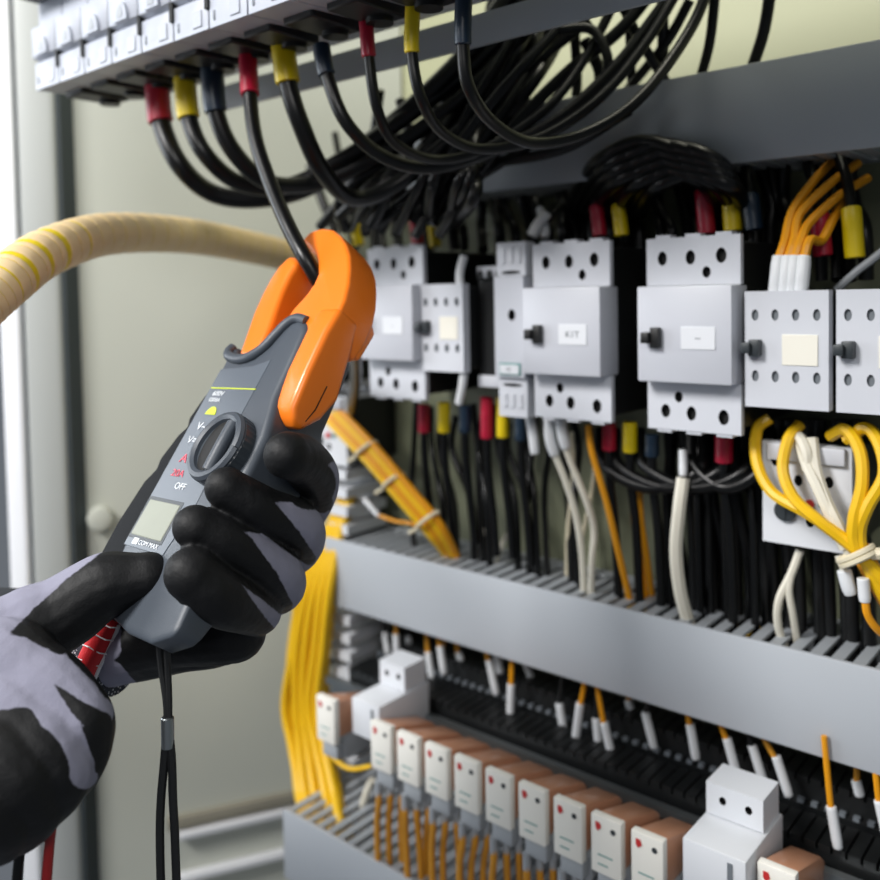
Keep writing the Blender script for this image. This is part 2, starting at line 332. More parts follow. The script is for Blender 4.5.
# ============================================================ RELAY ROW
RY = .47
def make_relay(label, loc):
    t = thing('relay', label, 'relay', loc, 'orange relays in the bottom row')
    W, H = .0213, .0370
    MB().box(0, W, 0, .006, 0, H).build('face_plate', M['rface'], t, .0008)
    mb = MB().prism([(.0062, .004), (.0062, H-.0025), (.012, H-.003), (.050, H-.015), (.056, H-.020), (.056, .004)], lambda p, d: (d, p[0], p[1]), .001, W-.001); mb.build('case', M['relay'], t, .0015)
    s = MB(); s.box(.0, W, .012, .062, -.016, .0038); s.box(.002, W-.002, .004, .014, -.014, -.002); s.build('socket', M['comb'], t, .001)
    MB().prism([(.0035, H-.004), (.0065, H-.004), (.0075, H-.007), (.005, H-.0095), (.0035, H-.0075)], lambda p, d: (p[0], d, p[1]), -.0004, .001).build('red_mark', M['rred'], t)
    MB().ell(W-.0055, H-.007, .0018, .0018, -.0004, .001, 10).build('test_button', M['dgrey'], t)
    mb = MB().box(.005, W-.006, -.0003, .0005, .012, .0128); mb.box(.005, .012, -.0003, .0005, .006, .0068); mb.build('print_lines', M['teal'], t)
    return t
RX = [-.478 + .028*k for k in range(9)]
r0 = make_relay('orange-topped relay with white face, at the left end of the long relay row', (RX[0], RY, 1.0360))
for k in range(1, 9):
    c = copy_tree(r0); c.location = (RX[k], RY, 1.0360)
    c['label'] = 'orange-topped relay with white face, %s from the left in the long relay row' % ORD[k] if k < 8 else 'orange-topped relay with white face, last of the row before the big terminal block'
c = copy_tree(r0); c.location = (-.5405, RY, 1.0385); c['label'] = 'orange-topped relay standing alone at the far left, against the yellow bundle'
c = copy_tree(r0); c.location = (-.181, RY+.012, 1.040); c['label'] = 'orange-topped relay cut off by the lower frame, right of the terminal block'
rail('mounting_rail', 'steel mounting rail behind the bottom row of orange relays', -.60, .1, RY+.07, 1.035)
def terminal_block(label, X, Y, Z, W):
    t = thing('terminal_block', label, 'terminal block', (X, Y, Z), 'white stepped terminal blocks')
    MB().box(0, W, 0, .06, -.010, .020).build('lower_step', M['light'], t, .0012)
    MB().plate(.001, W-.002, .0205, .040, .032, .026, [(W*.3, .031, .0022, .0026, .004), (W*.72, .031, .0022, .0026, .004)]).build('upper_step', [M['light'], M['hole']], t)
    MB().box(W*.72, W*.80, -.0006, .001, .006, .016).build('slot', M['ink'], t)
    return t
terminal_block('white stepped terminal block right of the relay row, near the lower right', -.2215, .472, 1.060, .038)
terminal_block('white stepped terminal block near the lone relay at the left', -.509, .480, 1.059, .031)
# black terminal strips behind the relays
for i, (y, z, lab) in enumerate(((.545, 1.058, 'black terminal strip with rows of pale marker tags, directly behind the relays'), (.585, 1.075, 'black terminal strip set further back, under the hanging white ferrules'))):
    t = thing('terminal_strip', lab, 'terminal strip', (-.58, y, z), 'black terminal strips')
    mb = MB(); mb.box(0, .62, 0, .03, -.05, 0); mb.box(0, .62, -.006, 0, -.05, -.012)
    n = 72
    for k in range(n): mb.box(k*.0086+.0005, k*.0086+.0075, -.001, .028, 0, .0045)
    mb.build('terminal_body', M['black'], t, world=False)
    mb = MB()
    for k in range(n): mb.box(k*.0086+.0022, k*.0086+.0060, -.0055, -.0015, -.0122, -.0095)
    mb.build('marker_row', M['ink'], t)
# ============================================================ POWER CABLES WITH COLOURED SLEEVES
def P3(pts): return [PY(*p) for p in pts]
def cable(label, pts, r, group=None, m='cable', sleeve=None, sl=(0, .03), name='power_cable', res=10, sides=10, sr=None):
    P = P3(pts); q = smooth(P, res); org = q[0]
    o = MB().tube(q, r, sides).build(name, M[m], org=org); tag(o, label, 'cable' if name == 'power_cable' else 'wire', group)
    if sleeve:
        # sleeve follows the start of the cable
        L = 0; seg = [q[0]]
        for a, b in zip(q, q[1:]):
            L += (b-a).length; seg.append(b)
            if L > sl[1]: break
        MB().tube(seg, sr or r*1.28, 14).build('colour_sleeve', M[sleeve], o, .0006, 1, org=org)
    return o
SL = [ # u, top, bottom, colour, radius, path after sleeve
 ('red', .0072, [(157,80,.37),(161,122,.37),(180,165,.375),(212,193,.40),(256,199,.425),(308,187,.45),(360,150,.47),(415,105,.485),(470,50,.50),(520,-20,.52)], 'first'),
 ('yellow', .0062, [(184,72,.37),(189,118,.37),(206,155,.375),(240,183,.40),(288,186,.43),(345,158,.455),(405,118,.48),(455,80,.50),(520,20,.52),(550,-20,.53)], 'second'),
 ('blue', .0062, [(212,68,.37),(216,112,.37),(234,152,.38),(268,182,.405),(315,183,.44),(372,160,.465),(440,115,.49),(500,60,.51),(560,-20,.53)], 'third'),
 ('red', .0047, [(248,55,.365),(250,95,.36),(256,140,.352),(272,188,.345),(291,232,.338),(310,266,.336),(330,300,.35),(350,335,.40),(356,370,.47),(352,410,.55)], 'fourth'),
 ('yellow', .0060, [(283,45,.37),(288,83,.37),(300,122,.375),(322,170,.395),(352,198,.43),(396,185,.46),(450,140,.485),(510,85,.51),(570,20,.53),(600,-20,.54)], 'fifth'),
 ('blue', .0042, [(321,45,.37),(327,75,.37),(346,122,.375),(382,156,.40),(430,168,.43),(490,152,.46),(560,118,.49),(620,62,.52),(660,10,.54),(690,-30,.55)], 'sixth'),
 ('red', .0033, [(366,18,.37),(369,57,.37),(377,108,.375),(396,144,.395),(440,160,.43),(492,146,.46),(550,105,.49),(590,50,.52),(625,-20,.54)], 'seventh'),
 ('yellow', .0033, [(413,5,.37),(412,53,.37),(421,98,.375),(442,132,.40),(482,149,.43),(540,138,.46),(600,98,.49),(648,40,.52),(690,-30,.55)], 'eighth'),
 ('blue', .0036, [(464,-12,.37),(463,45,.37),(469,88,.375),(492,122,.40),(532,143,.43),(585,134,.46),(640,98,.49),(690,30,.53),(715,-30,.55)], 'ninth')]
cn = dict(red='red', yellow='yellow', blue='dark blue')
for c, r, pts, n in SL:
    P = P3(pts[:2]); L = (P[1]-P[0]).length
    lab = 'thick black cable with %s sleeve, %s from the left under the big breakers' % (cn[c], n)
    if n == 'fourth': lab = 'black cable with red sleeve hanging straight into the orange clamp jaw'
    cable(lab, pts, r, None if n == 'fourth' else 'sleeved cables below the big breakers', sleeve=c, sl=(0, L*.96), sr=r*1.3)
# plain black cables behind
BC = [[(432,190,.47),(470,130,.48),(520,70,.49),(575,10,.52),(600,-30,.53)], [(440,175,.48),(470,110,.49),(500,60,.50),(520,20,.51),(528,-20,.52)],
 [(470,185,.48),(520,120,.50),(570,70,.52),(620,30,.53),(665,-25,.55)], [(560,30,.51),(592,30,.52),(608,62,.52),(596,98,.52),(550,132,.51),(490,170,.50),(450,195,.49)],
 [(507,30,.53),(520,70,.54),(526,110,.56),(520,150,.57)], [(575,35,.55),(577,80,.56),(575,110,.57)], [(630,-10,.55),(630,40,.56),(632,90,.58)], [(662,-10,.55),(663,40,.56),(662,85,.58)],
 [(716,-15,.56),(710,40,.565),(700,80,.58)], [(772,-20,.57),(764,30,.575),(752,68,.585)], [(622,5,.54),(640,40,.55),(668,85,.57)],
 [(420,200,.49),(455,150,.50),(490,110,.51),(540,60,.52),(590,20,.53)], [(385,215,.50),(430,180,.50),(480,165,.50),(560,150,.51),(630,110,.53)],
 [(345,230,.50),(340,200,.48),(372,170,.48),(420,160,.49),(470,120,.50)], [(365,235,.51),(366,200,.50),(392,176,.50),(450,170,.50),(520,130,.52)],
 [(470,60,.53),(484,95,.535),(500,125,.55),(505,160,.57)], [(545,45,.54),(530,80,.54),(500,110,.54),(470,150,.54),(450,190,.54)], [(430,95,.53),(445,130,.53),(440,170,.54),(430,215,.55)], [(400,100,.52),(410,140,.52),(400,190,.53),(395,235,.54)],
 [(380,90,.50),(372,140,.51),(350,190,.53),(340,225,.55)], [(455,70,.50),(440,120,.51),(420,160,.52),(380,200,.53)], [(690,0,.56),(668,40,.56),(640,75,.57),(610,110,.58)], [(585,40,.545),(600,75,.55),(590,105,.56),(560,140,.57)]]
for i, p in enumerate(BC): cable('plain black cable in the tangle behind the sleeved cables', p, random.uniform(.0034, .0046), 'tangle of black cables under the big breakers')
# arcs above the contactors right of centre
for i in range(12):
    du, dv = i*5.5-22, (i % 4)*11+(i//4)*4
    cable('black cable arching over the large contactors in the shade', [(592+du,250,.602),(594+du,215,.598),(600+du,192+dv*.5,.58),(620+du*.9,160+dv*.7,.535),(660+du*.8,142+dv*.8,.532),(704+du*.7,158+dv*.7,.535),(724+du*.6,192+dv*.5,.58),(728+du*.6,215,.598),(730+du*.6,250,.602)], .0052, 'black cables arching above the contactors')
# short sleeved leads above and below the contactors
SS = [(416,212,246,'red',-1),(434,217,247,'yellow',-1),(357,224,246,'yellow',-1),(598,206,236,'red',-1),(620,205,236,'yellow',-1),(705,190,234,'red',-1),(731,182,231,'yellow',-1),(752,195,230,'blue',-1),(821,214,256,'red',-1),(853,208,258,'yellow',-1),
      (424,432,404,'red',1),(444,432,402,'yellow',1),(465,432,405,'blue',1),(487,438,397,'red',1),(503,437,397,'yellow',1),(521,440,414,'blue',1),(609,450,422,'red',1),(630,452,422,'yellow',1),(652,456,434,'blue',1),(724,462,436,'red',1)]
up = {'red':0,'yellow':0,'blue':0}
for u, a, b, c, sgn in SS:
    top = sgn < 0
    k = u/880
    if top: pts = [(u+2, b, .562), (u, (a+b)/2, .562), (u-2, a, .562), (u-6, a-26, .57), (u-16, a-60, .585), (u-22, a-90, .60)]
    else: pts = [(u, b, .562), (u, (a+b)/2, .562), (u, a, .562), (u+1, a+30, .565), (u+6, a+75, .57), (u+10, a+105+.25*(u-440), .575)]
    P = P3(pts[:3]); L = (P[1]-P[0]).length+(P[2]-P[1]).length
    where = 'above' if top else 'below'
    big = {357:'the clamp jaw side',416:'the contactor beside the clamp jaw',434:'the contactor beside the clamp jaw',598:'the centre contactor',620:'the centre contactor',705:'the large right contactor',731:'the large right contactor',752:'the large right contactor',821:'the small right-hand contactors',853:'the small right-hand contactors',
           424:'the contactor beside the clamp jaw',444:'the contactor beside the clamp jaw',465:'the small contactor with side block',487:'the small contactor with side block',503:'the narrow module',521:'the narrow module',609:'the centre contactor',630:'the centre contactor',652:'the large right contactor',724:'the large right contactor'}[u]
    cable('black lead with short %s sleeve %s %s' % (cn[c], where, big), pts, .0034, 'sleeved leads at the contactors', sleeve=c, sl=(0, L*.97), name='power_cable', sr=.0052 if u < 700 else .0058)
# black leads dropping from the contactors to the middle duct
for i in range(26):
    u = 418+i*13+random.uniform(-4, 4); base = 545+.256*(u-330)-22
    if 575 < u < 660 : continue
    x2 = u+random.uniform(-10, 22)
    cable('plain black lead dropping from the contactors into the middle duct', [(u, 405+random.uniform(-10, 20), .59), (u+random.uniform(-6, 6), 450, .59), (x2, 500, random.uniform(.57,.595)), (x2+4, base+10, .58)], random.uniform(.0026, .0036), 'black leads behind the contactors')
for i, (a, b) in enumerate(((600,700),(615,720),(640,745),(690,760))):
    cable('black lead looping low below the large contactors', [(a,430,.58),(a+4,465,.565),((a+b)/2,488,.56),(b,470,.565),(b+6,430,.59)], .0042, 'black loops below the contactors')
for i in range(34):
    u = 338+i*16+random.uniform(-5, 5); b_ = 250 + (30 if u > 740 else 0)
    cable('plain black lead rising from the contactors into the shade of the upper duct', [(u, b_, .585), (u-2, 228, random.uniform(.575, .60)), (u-8+random.uniform(-8,8), 200, .60), (u-16+random.uniform(-10,10), 160-.05*(u-440), .60)], random.uniform(.0035, .005), 'black leads above the contactors')
for i in range(22):
    j = lambda k: random.uniform(-k, k)
    cable('plain black cable in the tangle behind the sleeved cables', [(330+i*6+j(10),225+j(14),.50+j(.02)), (372+i*4.5+j(12),185+j(14),.485+j(.02)), (420+i*3.5+j(14),145+j(16),.50+j(.02)), (470+i*3+j(14),80+j(20),.525+j(.015)), (500+i*3+j(16),20+j(20),.55), (520+i*3,-30,.56)], random.uniform(.0034,.0048), 'tangle of black cables under the big breakers')
for i in range(16):
    u = 664+i*13+random.uniform(-4, 4)
    cable('plain black lead hanging in front of the plate at the lower right', [(u, 420, .60), (u+random.uniform(-6,6), 490, .60), (u+8, 560, .598), (u+12, 545+.256*(u-330)+5, .585)], random.uniform(.0036, .005), 'black leads at the lower right')
# ============================================================ CONDUIT
cp = [PZ(-330,640,.44), PZ(-190,500,.44), PZ(-110,410,.445), PZ(-60,350,.455), PZ(-28,312,.475), PZ(8,280,.50), PZ(50,251,.545), PZ(108,234,.62), PZ(180,235,.72), PZ(240,245,.80), PZ(298,259,.86), PZ(330,272,.90)]
q = smooth(cp, 40); n = len(q)
cr = lambda t: .0145
t = thing('spiral_wrap_conduit', 'thick beige spiral-wrapped conduit arching across the open door at the left', 'conduit', q[-1])
mb = MB(); step = 8; gaps = {}
for i in range(0, n-step, step):
    g = 4.2 if i in (200, 216, 232) else 1.5 if i in (248, 184) else .12
    a, b = i, i+step
    seg = q[a:b+1]
    full = smooth(seg, 2); full = full[:max(3, int(len(full)*(1-.1*g)))]
    m_ = len(full)
    mb.tube(full, lambda tt: .0150*(1-.035*abs(2*tt-1)**4), 22)
mb.build('wrap', M['conduit'], t, world=True)
MB().tube(q, .0143, 16).build('yellow_core', M['cyel'], t, world=True)
# ============================================================ YELLOW WIRE BUNDLE (left)
for i in range(20):
    o = (i*7%20-9.5)*1.85; yy = .542+.005*((i*3) % 4); k = random.uniform(-3, 3)
    pts = [(349+o*.25,492,yy+.03),(335+o*.45,534,yy+.015),(318+o*.95,590,yy),(309+o*1.05+k,650,yy),(306+o*1.05-k,705,yy),(311+o*1.1,745,yy-.005),(318+o*1.2+k,790,yy-.02),(325+o*1.25,822,yy-.04),(330+o*1.25,850,yy-.045)]
    cable('bright yellow wire in the upright bundle left of the relays', pts, .0045, 'yellow wires of the upright bundle', m='ywire', name='wire', sides=8)
cable('thin yellow wire leaving the bundle to the right below the lone relay', [(322,745,.535),(338,762,.53),(352,769,.53),(372,766,.53)], .002, None, m='ywire', name='wire')
cable('short cream wire rising from the bottom duct beside the yellow bundle', [(364,838,.53),(362,812,.53),(366,795,.53),(372,780,.53)], .0034, None, m='wwire', name='wire')
# ============================================================ ORANGE TIED BUNDLE
ob = []
for i in range(4):
    o = (i-1.5)*4.2
    pts = [(318+o,398-o*.5,.565),(338+o,420-o*.8,.555),(372+o,455-o*.8,.55),(406+o,495-o*.8,.55),(434+o,528-o*.7,.555),(452+o*.8,556,.575)]
    cable('%s wire in the tied bundle slanting into the middle duct' % ('orange' if i % 2 else 'pale yellow'), pts, .0032, 'wires of the tied slanting bundle', m='owire' if i % 2 else 'ywire', name='wire', sides=8)
for i, (u, v) in enumerate(((366,449),(393,481),(428,520))):
    a, b = PY(u-13, v+11, .55), PY(u+13, v-11, .55); ax = (PY(u+10, v+12, .55)-PY(u-10, v-12, .55)).normalized(); ce = PY(u, v, .552)
    sd = (b-a).normalized(); nn = ax.cross(sd).normalized()
    ring = [ce + sd*(.0135*cos(2*pi*k/16)) + nn*(.0075*sin(2*pi*k/16)) for k in range(17)]
    mb = MB().tube(ring, .0017, 6); e = ce - sd*.0135; mb.tube([e + sd*.002, e - sd*.012 - ax*.002], .0018, 6)
    tag(mb.build('cable_tie', M['tie'], org=ce), 'pale cable tie round the slanting orange bundle, %s' % ('nearest the clamp jaw','halfway along','nearest the duct')[i], 'cable tie', 'ties on the slanting bundle')
# ferruled wire helper: wire plus white ferrule part
def fwire(label, pts, r, fpts, group=None, m='bwire', fr=.0026, name='wire'):
    P = smooth(P3(pts), 8); o = MB().tube(P, r, 8).build(name, M[m], org=P[0]); tag(o, label, 'wire', group)
    MB().tube(smooth(P3(fpts), 6), lambda t: fr*(1 if t < .85 else .92), 10).build('ferrule', M['fer'], o, .0004, 1, org=P[0]); return o
fwire('thin orange wire with white end curling above the duct', [(378,515,.55),(395,521,.55),(418,526,.555),(440,545,.57)], .0016, [(364,499,.55),(371,507,.55),(379,516,.55)], m='owire')
# wires hanging below the middle duct with white ferrules
HW = [(384,620,385,632,388,654,.585,'black'),(396,622,396,634,397,656,.575,'bwire'),(408,624,408,636,411,660,.59,'black'),(438,632,440,646,444,674,.57,'bwire'),(426,628,428,652,432,678,.58,'bwire'),(445,634,442,648,446,672,.60,'bwire'),(456,636,458,652,468,682,.59,'bwire'),(484,640,489,660,496,694,.575,'bwire'),(498,645,497,655,502,682,.59,'bwire'),(512,645,511,684,510,720,.565,'owire'),
      (530,655,526,664,534,686,.60,'bwire'),(563,668,559,703,565,739,.575,'black'),(585,676,580,703,575,742,.565,'owire'),(597,680,596,718,599,752,.57,'black'),(596,678,604,722,612,758,.565,'owire'),(650,696,645,712,654,748,.58,'black'),(630,690,628,700,634,722,.60,'bwire'),
      (687,708,690,724,696,759,.57,'owire'),(719,718,727,738,737,776,.565,'owire'),(748,728,752,745,764,784,.57,'black'),(763,735,776,756,789,796,.565,'bwire'),(826,758,831,806,838,848,.545,'owire'),(857,770,856,780,860,796,.58,'bwire'),(876,775,879,800,888,840,.55,'owire')]
for i, (u0, v0, u1, v1, u2, v2, Y, m) in enumerate(HW):
    col = dict(bwire='dim brown', owire='orange', black='black')[m]
    fwire('%s wire with white ferrule hanging below the middle duct, %s' % (col, 'number %d from the left' % (i+1) if False else ('left of centre' if u1 < 530 else 'near the centre' if u1 < 640 else 'toward the right')),
          [(u0-2, v0-22, Y), (u0, v0, Y), (u1, v1+4, Y)], .0019, [(u1, v1, Y), ((u1+u2)/2, (v1+v2)/2, Y), (u2, v2, Y)], 'ferruled wires below the middle duct', m=m, fr=.0032)
# wires under each relay
for k, x in enumerate(RX[:8]):
    for j in range(3):
        xx = x+.0035+j*.0065; y = RY+.004+.006*j; dx = random.uniform(-.012, -.003)
        p = [Vector((xx, y, 1.018)), Vector((xx, y, 1.007)), Vector((xx+dx*.6, y+.004, .985)), Vector((xx+dx, y+.008, .945))]
        P = smooth(p, 6); o = MB().tube(P, .0025, 8).build('wire', M['bwire'], org=P[0])
        tag(o, 'amber wire below the relay %s from the left, running down to the duct' % ORD[k], 'wire', 'amber wires below relay %s' % ORD[k])
        MB().tube([p[0]+Vector((0,0,.006)), p[0]-Vector((0,0,.006))], .0028, 10).build('ferrule', M['comb'], o, org=P[0])
# ============================================================ WIRES BETWEEN CONTACTORS AND DUCT
def wire(label, pts, r, m, group=None): return cable(label, pts, r, group, m=m, name='wire', sides=8)
fwire('cream wire from the white end below the narrow module, left of a pair', [(554,452,.545),(566,482,.55),(576,515,.555),(582,555,.56),(584,598,.57)], .0026, [(549,417,.54),(550,438,.542),(555,455,.545)], 'cream pair below the centre contactor', 'wwire', .0042)
fwire('cream wire from the white end below the centre contactor, right of a pair', [(565,446,.545),(574,470,.55),(588,505,.555),(594,530,.56),(592,560,.56),(591,598,.57)], .0026, [(560,417,.54),(562,432,.542),(566,448,.545)], 'cream pair below the centre contactor', 'wwire', .0042)
fwire('stub of white wire tip hanging below the narrow module', [(531,430,.55),(532,420,.55),(530,412,.555)], .002, [(530,418,.545),(533,436,.545),(535,454,.545)], None, 'wwire', .0038)
wire('pale olive wire behind the cream pair, straight', [(572,432,.575),(573,480,.58),(568,530,.585),(567,575,.59)], .0018, 'tie', None)
wire('pale olive wire crossing behind the cream pair', [(598,440,.58),(592,490,.585),(584,530,.59),(574,580,.595)], .0018, 'tie', None)
wire('long orange wire slanting down to the duct right of the cream pair', [(588,425,.55),(592,452,.55),(606,500,.555),(618,550,.56),(631,604,.575)], .0024, 'owire')
wire('orange wire of a close pair below the centre contactor, left one', [(632,480,.58),(634,520,.58),(640,560,.585),(645,600,.59)], .0026, 'owire', 'close orange pair at the plate')
wire('orange wire of a close pair below the centre contactor, right one', [(639,480,.58),(641,520,.58),(647,560,.585),(652,598,.59)], .0026, 'owire', 'close orange pair at the plate')
wire('short white wire end standing up from the duct, left of the other', [(484,528,.585),(484,545,.585),(485,572,.59)], .0022, 'wwire')
wire('short white wire end leaning right out of the duct', [(511,528,.585),(502,545,.585),(494,572,.59)], .0020, 'wwire')
fwire('bowed cream wire below the large right contactor', [(683,478,.555),(679,510,.55),(676,550,.55),(680,590,.555),(689,625,.565)], .0046, [(683,450,.56),(683,462,.558),(683,476,.556)], None, 'wwire', .003)
wire('cream wire under the overload relay bending left into the duct', [(800,550,.56),(792,572,.56),(779,600,.56),(778,625,.565),(786,650,.575)], .0026, 'wwire')
wire('cream wire under the overload relay, right of the bent one', [(792,570,.56),(789,590,.56),(793,615,.565),(797,642,.575)], .0024, 'wwire')
wire('scrap of yellow wire lying in the middle duct slots, left', [(626,612,.585),(636,605,.58),(646,608,.585)], .003, 'ywire')
wire('scrap of yellow wire lying in the middle duct slots, right', [(745,634,.585),(754,630,.58),(765,634,.585)], .003, 'ywire')
# white tags looped beside the small contactor with side block
wire('white tag wire standing above the small contactor with side block', [(460,287,.525),(460,272,.527),(464,256,.53)], .0032, 'fer')
wire('white tag wire hanging below the small contactor with side block', [(464,372,.525),(462,388,.527),(459,403,.53)], .0032, 'fer')
fwire('grey-white crimped wire above the centre contactor', [(548,222,.55),(555,212,.555),(562,205,.565)], .002, [(532,236,.545),(538,225,.548),(548,213,.55)], None, 'cable', .0045)
fwire('second grey-white crimp above the centre contactor', [(544,228,.555),(548,216,.56),(552,208,.57)], .002, [(545,238,.55),(545,228,.553),(540,208,.56)], None, 'cable', .0035)
wire('thin grey wire crossing at the right edge behind the small contactors', [(836,290,.56),(856,272,.56),(878,255,.56),(900,235,.56)], .0024, 'comb')
# orange wires entering the small contactor from above
for i, (u0, u1, v1, u2, v2, w) in enumerate(((777,792,212,834,160,0),(786,800,214,858,163,0),(793,810,222,868,178,0),(802,822,240,850,196,0))):
    fwire('orange wire with white end entering the small contactor, %s' % ('leftmost of four','second of four from left','third of four from left','rightmost of four')[i],
          [(u0+2,258,.53),(u0+8,240,.535),(u1,v1,.55),((u1+u2)/2,(v1+v2)/2-4,.565),(u2,v2,.59)], .0028, [(u0-2,296,.53),(u0,278,.528),(u0+2,256,.53)], 'orange wires entering the small contactor', 'owire', .0044)
# yellow loops in front of the overload relay
YL = [[(770,418,.548),(757,430,.545),(757,462,.54),(772,492,.535),(805,512,.53),(838,534,.53),(860,552,.532)],
      [(800,424,.548),(788,440,.54),(783,470,.535),(794,498,.53),(818,520,.527),(844,540,.53),(862,556,.532)],
      [(830,436,.548),(846,430,.54),(860,452,.535),(862,485,.53),(854,520,.528),(856,548,.53)],
      [(846,440,.545),(866,428,.54),(880,446,.535),(884,476,.53),(868,506,.528),(860,530,.53),(864,556,.532)]]
for i, p in enumerate(YL):
    wire('thick yellow wire looping over the white overload relay, %s' % ('outermost on the left','inner left loop','inner right loop','outermost on the right')[i], p + [(874+i*3,580,.535),(888+i*3,606,.54),(900+i*4,640,.56)], .0036, 'ywire', 'yellow loops at the overload relay')
for i in range(4): wire('orange wire running down from the tied loops at the right edge', [(852+i*4,545,.535),(866+i*4,572,.538),(882+i*4,600,.545),(900+i*4,630,.56)], .003, 'owire', 'orange wires below the loops')
fwire('thin orange wire curving down at the right edge from a pale crimp', [(865,600,.53),(868,616,.53),(880,632,.535),(900,645,.55)], .0022, [(863,578,.53),(864,590,.53),(865,602,.53)], None, 'owire', .0034)
for i, p in enumerate(([(800,440,.545),(806,462,.54),(818,488,.535),(832,520,.533),(845,548,.535)], [(812,438,.545),(816,470,.54),(826,500,.535),(838,525,.533),(852,556,.537)], [(790,452,.55),(797,436,.545),(806,450,.54),(808,470,.54)])):
    wire('cream wire in front of the overload relay, %s' % ('left strand','right strand','short curl')[i], p, .0036, 'wwire', 'cream wires at the overload relay')
fwire('white ferruled tail below the yellow loops', [(838,556,.535),(842,566,.535),(845,572,.536)], .002, [(844,570,.535),(847,582,.535),(851,594,.536)], None, 'wwire', .0042)
ce = PY(857, 556, .531); ax = (PY(864, 568, .531)-PY(850, 545, .531)).normalized(); sd = Vector((0,1,0)).cross(ax).normalized(); nn = ax.cross(sd)
mb = MB()
for dd in (-.0015, .0015): mb.tube([ce + ax*dd + sd*(.0105*cos(2*pi*k/16)) + nn*(.0085*sin(2*pi*k/16)) for k in range(17)], .0018, 6)
mb.tube([ce - sd*.008 + ax*.002, ce - sd*.019 + ax*.006], .0035, 8)
tag(mb.build('cable_tie', M['tie'], org=ce), 'cream cable tie gathering the yellow loops at the right edge', 'cable tie')
# ============================================================ CLAMP METER
MR = Matrix(((0.7152, 0.375, -0.5898), (0.0278, 0.8279, 0.5602), (0.6983, -0.4171, 0.5817)))
MO = Vector((-0.10694809, -0.0560251, -0.43))
mw = (CAMROT @ MR).to_4x4(); mw.translation = CAMPOS + CAMROT @ MO
meter = bpy.data.objects.new('clamp_meter', None); COL.objects.link(meter); meter.matrix_world = mw
tag(meter, 'dark grey clamp meter with an orange jaw, held in the gloved hands', 'clamp meter')
K = .001
ext = lambda p, d: (p[0]*K, p[1]*K, d*K)
# main body outline (right side axis x, length y), face at n = -8
outl = [(-59,69),(-57,40),(-56,0),(-55,-56),(-50,-76),(-38,-88),(-10,-93),(12,-93),(27,-86),(26,-76),(21,-45),(18,-20),(17,12),(13,24),(9,34),(7,56),(5,74),(2,80),(-6,83),(-13,82),(-18,75),(-22,66),(-30,58.5),(-40,56.5),(-50,59)]
bo = MB().prism(outl, ext, -46, -8).build('body', M['body'], meter, .0042, 4, angle=50)
for v in bo.data.vertices:                            # the back of the case slopes up towards the foot
    if v.co.y < -.02: v.co.z = -.008 + (v.co.z+.008)*(1 - .62*min(1, (-.02-v.co.y)/.065))
hol = [(-57,61),(-62,48),(-67,34),(-70,20),(-67,15),(-71,10),(-76,-6),(-74,-12),(-79,-20),(-82,-45),(-81,-62),(-74,-82),(-50,-91),(-40,-84),(-45,-60),(-50,0),(-52,55)]
MB().prism(hol, ext, -30, -12).build('side_bumper', M['bumper'], meter, .003, 3, angle=50)
pan = [(-56,50),(-54,-56),(-14,-56),(-9,-30),(-12,18),(-12,56),(-26,52),(-40,51)]
MB().prism(pan, ext, -8.2, -7.7).build('face_panel', M['mpanel'], meter, .0002, 1)
lip = [(-60,66,-10),(-59,62,-8.5),(-54,58.5,-7.5),(-44,56.5,-7.5),(-34,57.5,-7.5),(-25,63,-7.5),(-20,71,-7.5),(-16,79,-8),(-10,83,-8.5),(-2,82,-10)]
MB().tube([Vector(p)*K for p in lip], .0030, 12, res=6).build('throat_rim', M['body'], meter)
# jaws
def arc(c, r, a0, a1, n): return [(c[0]+r*cos(math.radians(a0+(a1-a0)*i/n)), c[1]+r*sin(math.radians(a0+(a1-a0)*i/n))) for i in range(n+1)]
lj = [(-51,60),(-56,76),(-60.5,90),(-63,104),(-63.5,116),(-62,126),(-55.5,134),(-49,131),(-43.5,127),(-44.5,117),(-43,106),(-40,95),(-36,82),(-33,66),(-33,58)]
MB().prism(lj, ext, -33, -10).build('fixed_jaw', M['jaw'], meter, .0035, 4, angle=60)
rj = [(-51,142),(-51,147),(-47,151),(-37,152),(-26,149.5),(-15,143.5),(-5,136),(4,127),(11,117),(17,106),(21,95),(22,84),(20,72),(8,68),(-4,66),(-16,66),(-24,72),(-24,82),(-21.5,92),(-17,100),(-15,108),(-16,115),(-21,122),(-29,129.5),(-40,137)]
MB().prism(rj, ext, -35, -10).build('moving_jaw', M['jaw'], meter, .0055, 4, angle=60)
tr = [(90,-9),(74,-8),(50,-9),(30,-11),(24,-15),(22,-22),(34,-31),(48,-35),(62,-32),(76,-29),(90,-25)]
MB().prism([(74,-26),(73,-38),(93,-40),(101,-28),(90,-20)], lambda p, d: (d*K, p[0]*K, p[1]*K), 2, 20).build('trigger_root', M['jaw'], meter, .003, 3, angle=60)
MB().prism(tr, lambda p, d: (d*K, p[0]*K, p[1]*K), 4, 22.5).build('trigger', M['jaw'], meter, .0055, 4, angle=60)
MB().tube([Vector((22.4,28,-22))*K, Vector((22.7,36,-24))*K, Vector((22.6,50,-24))*K], .0003, 6).build('trigger_seam', M['hole'], meter)
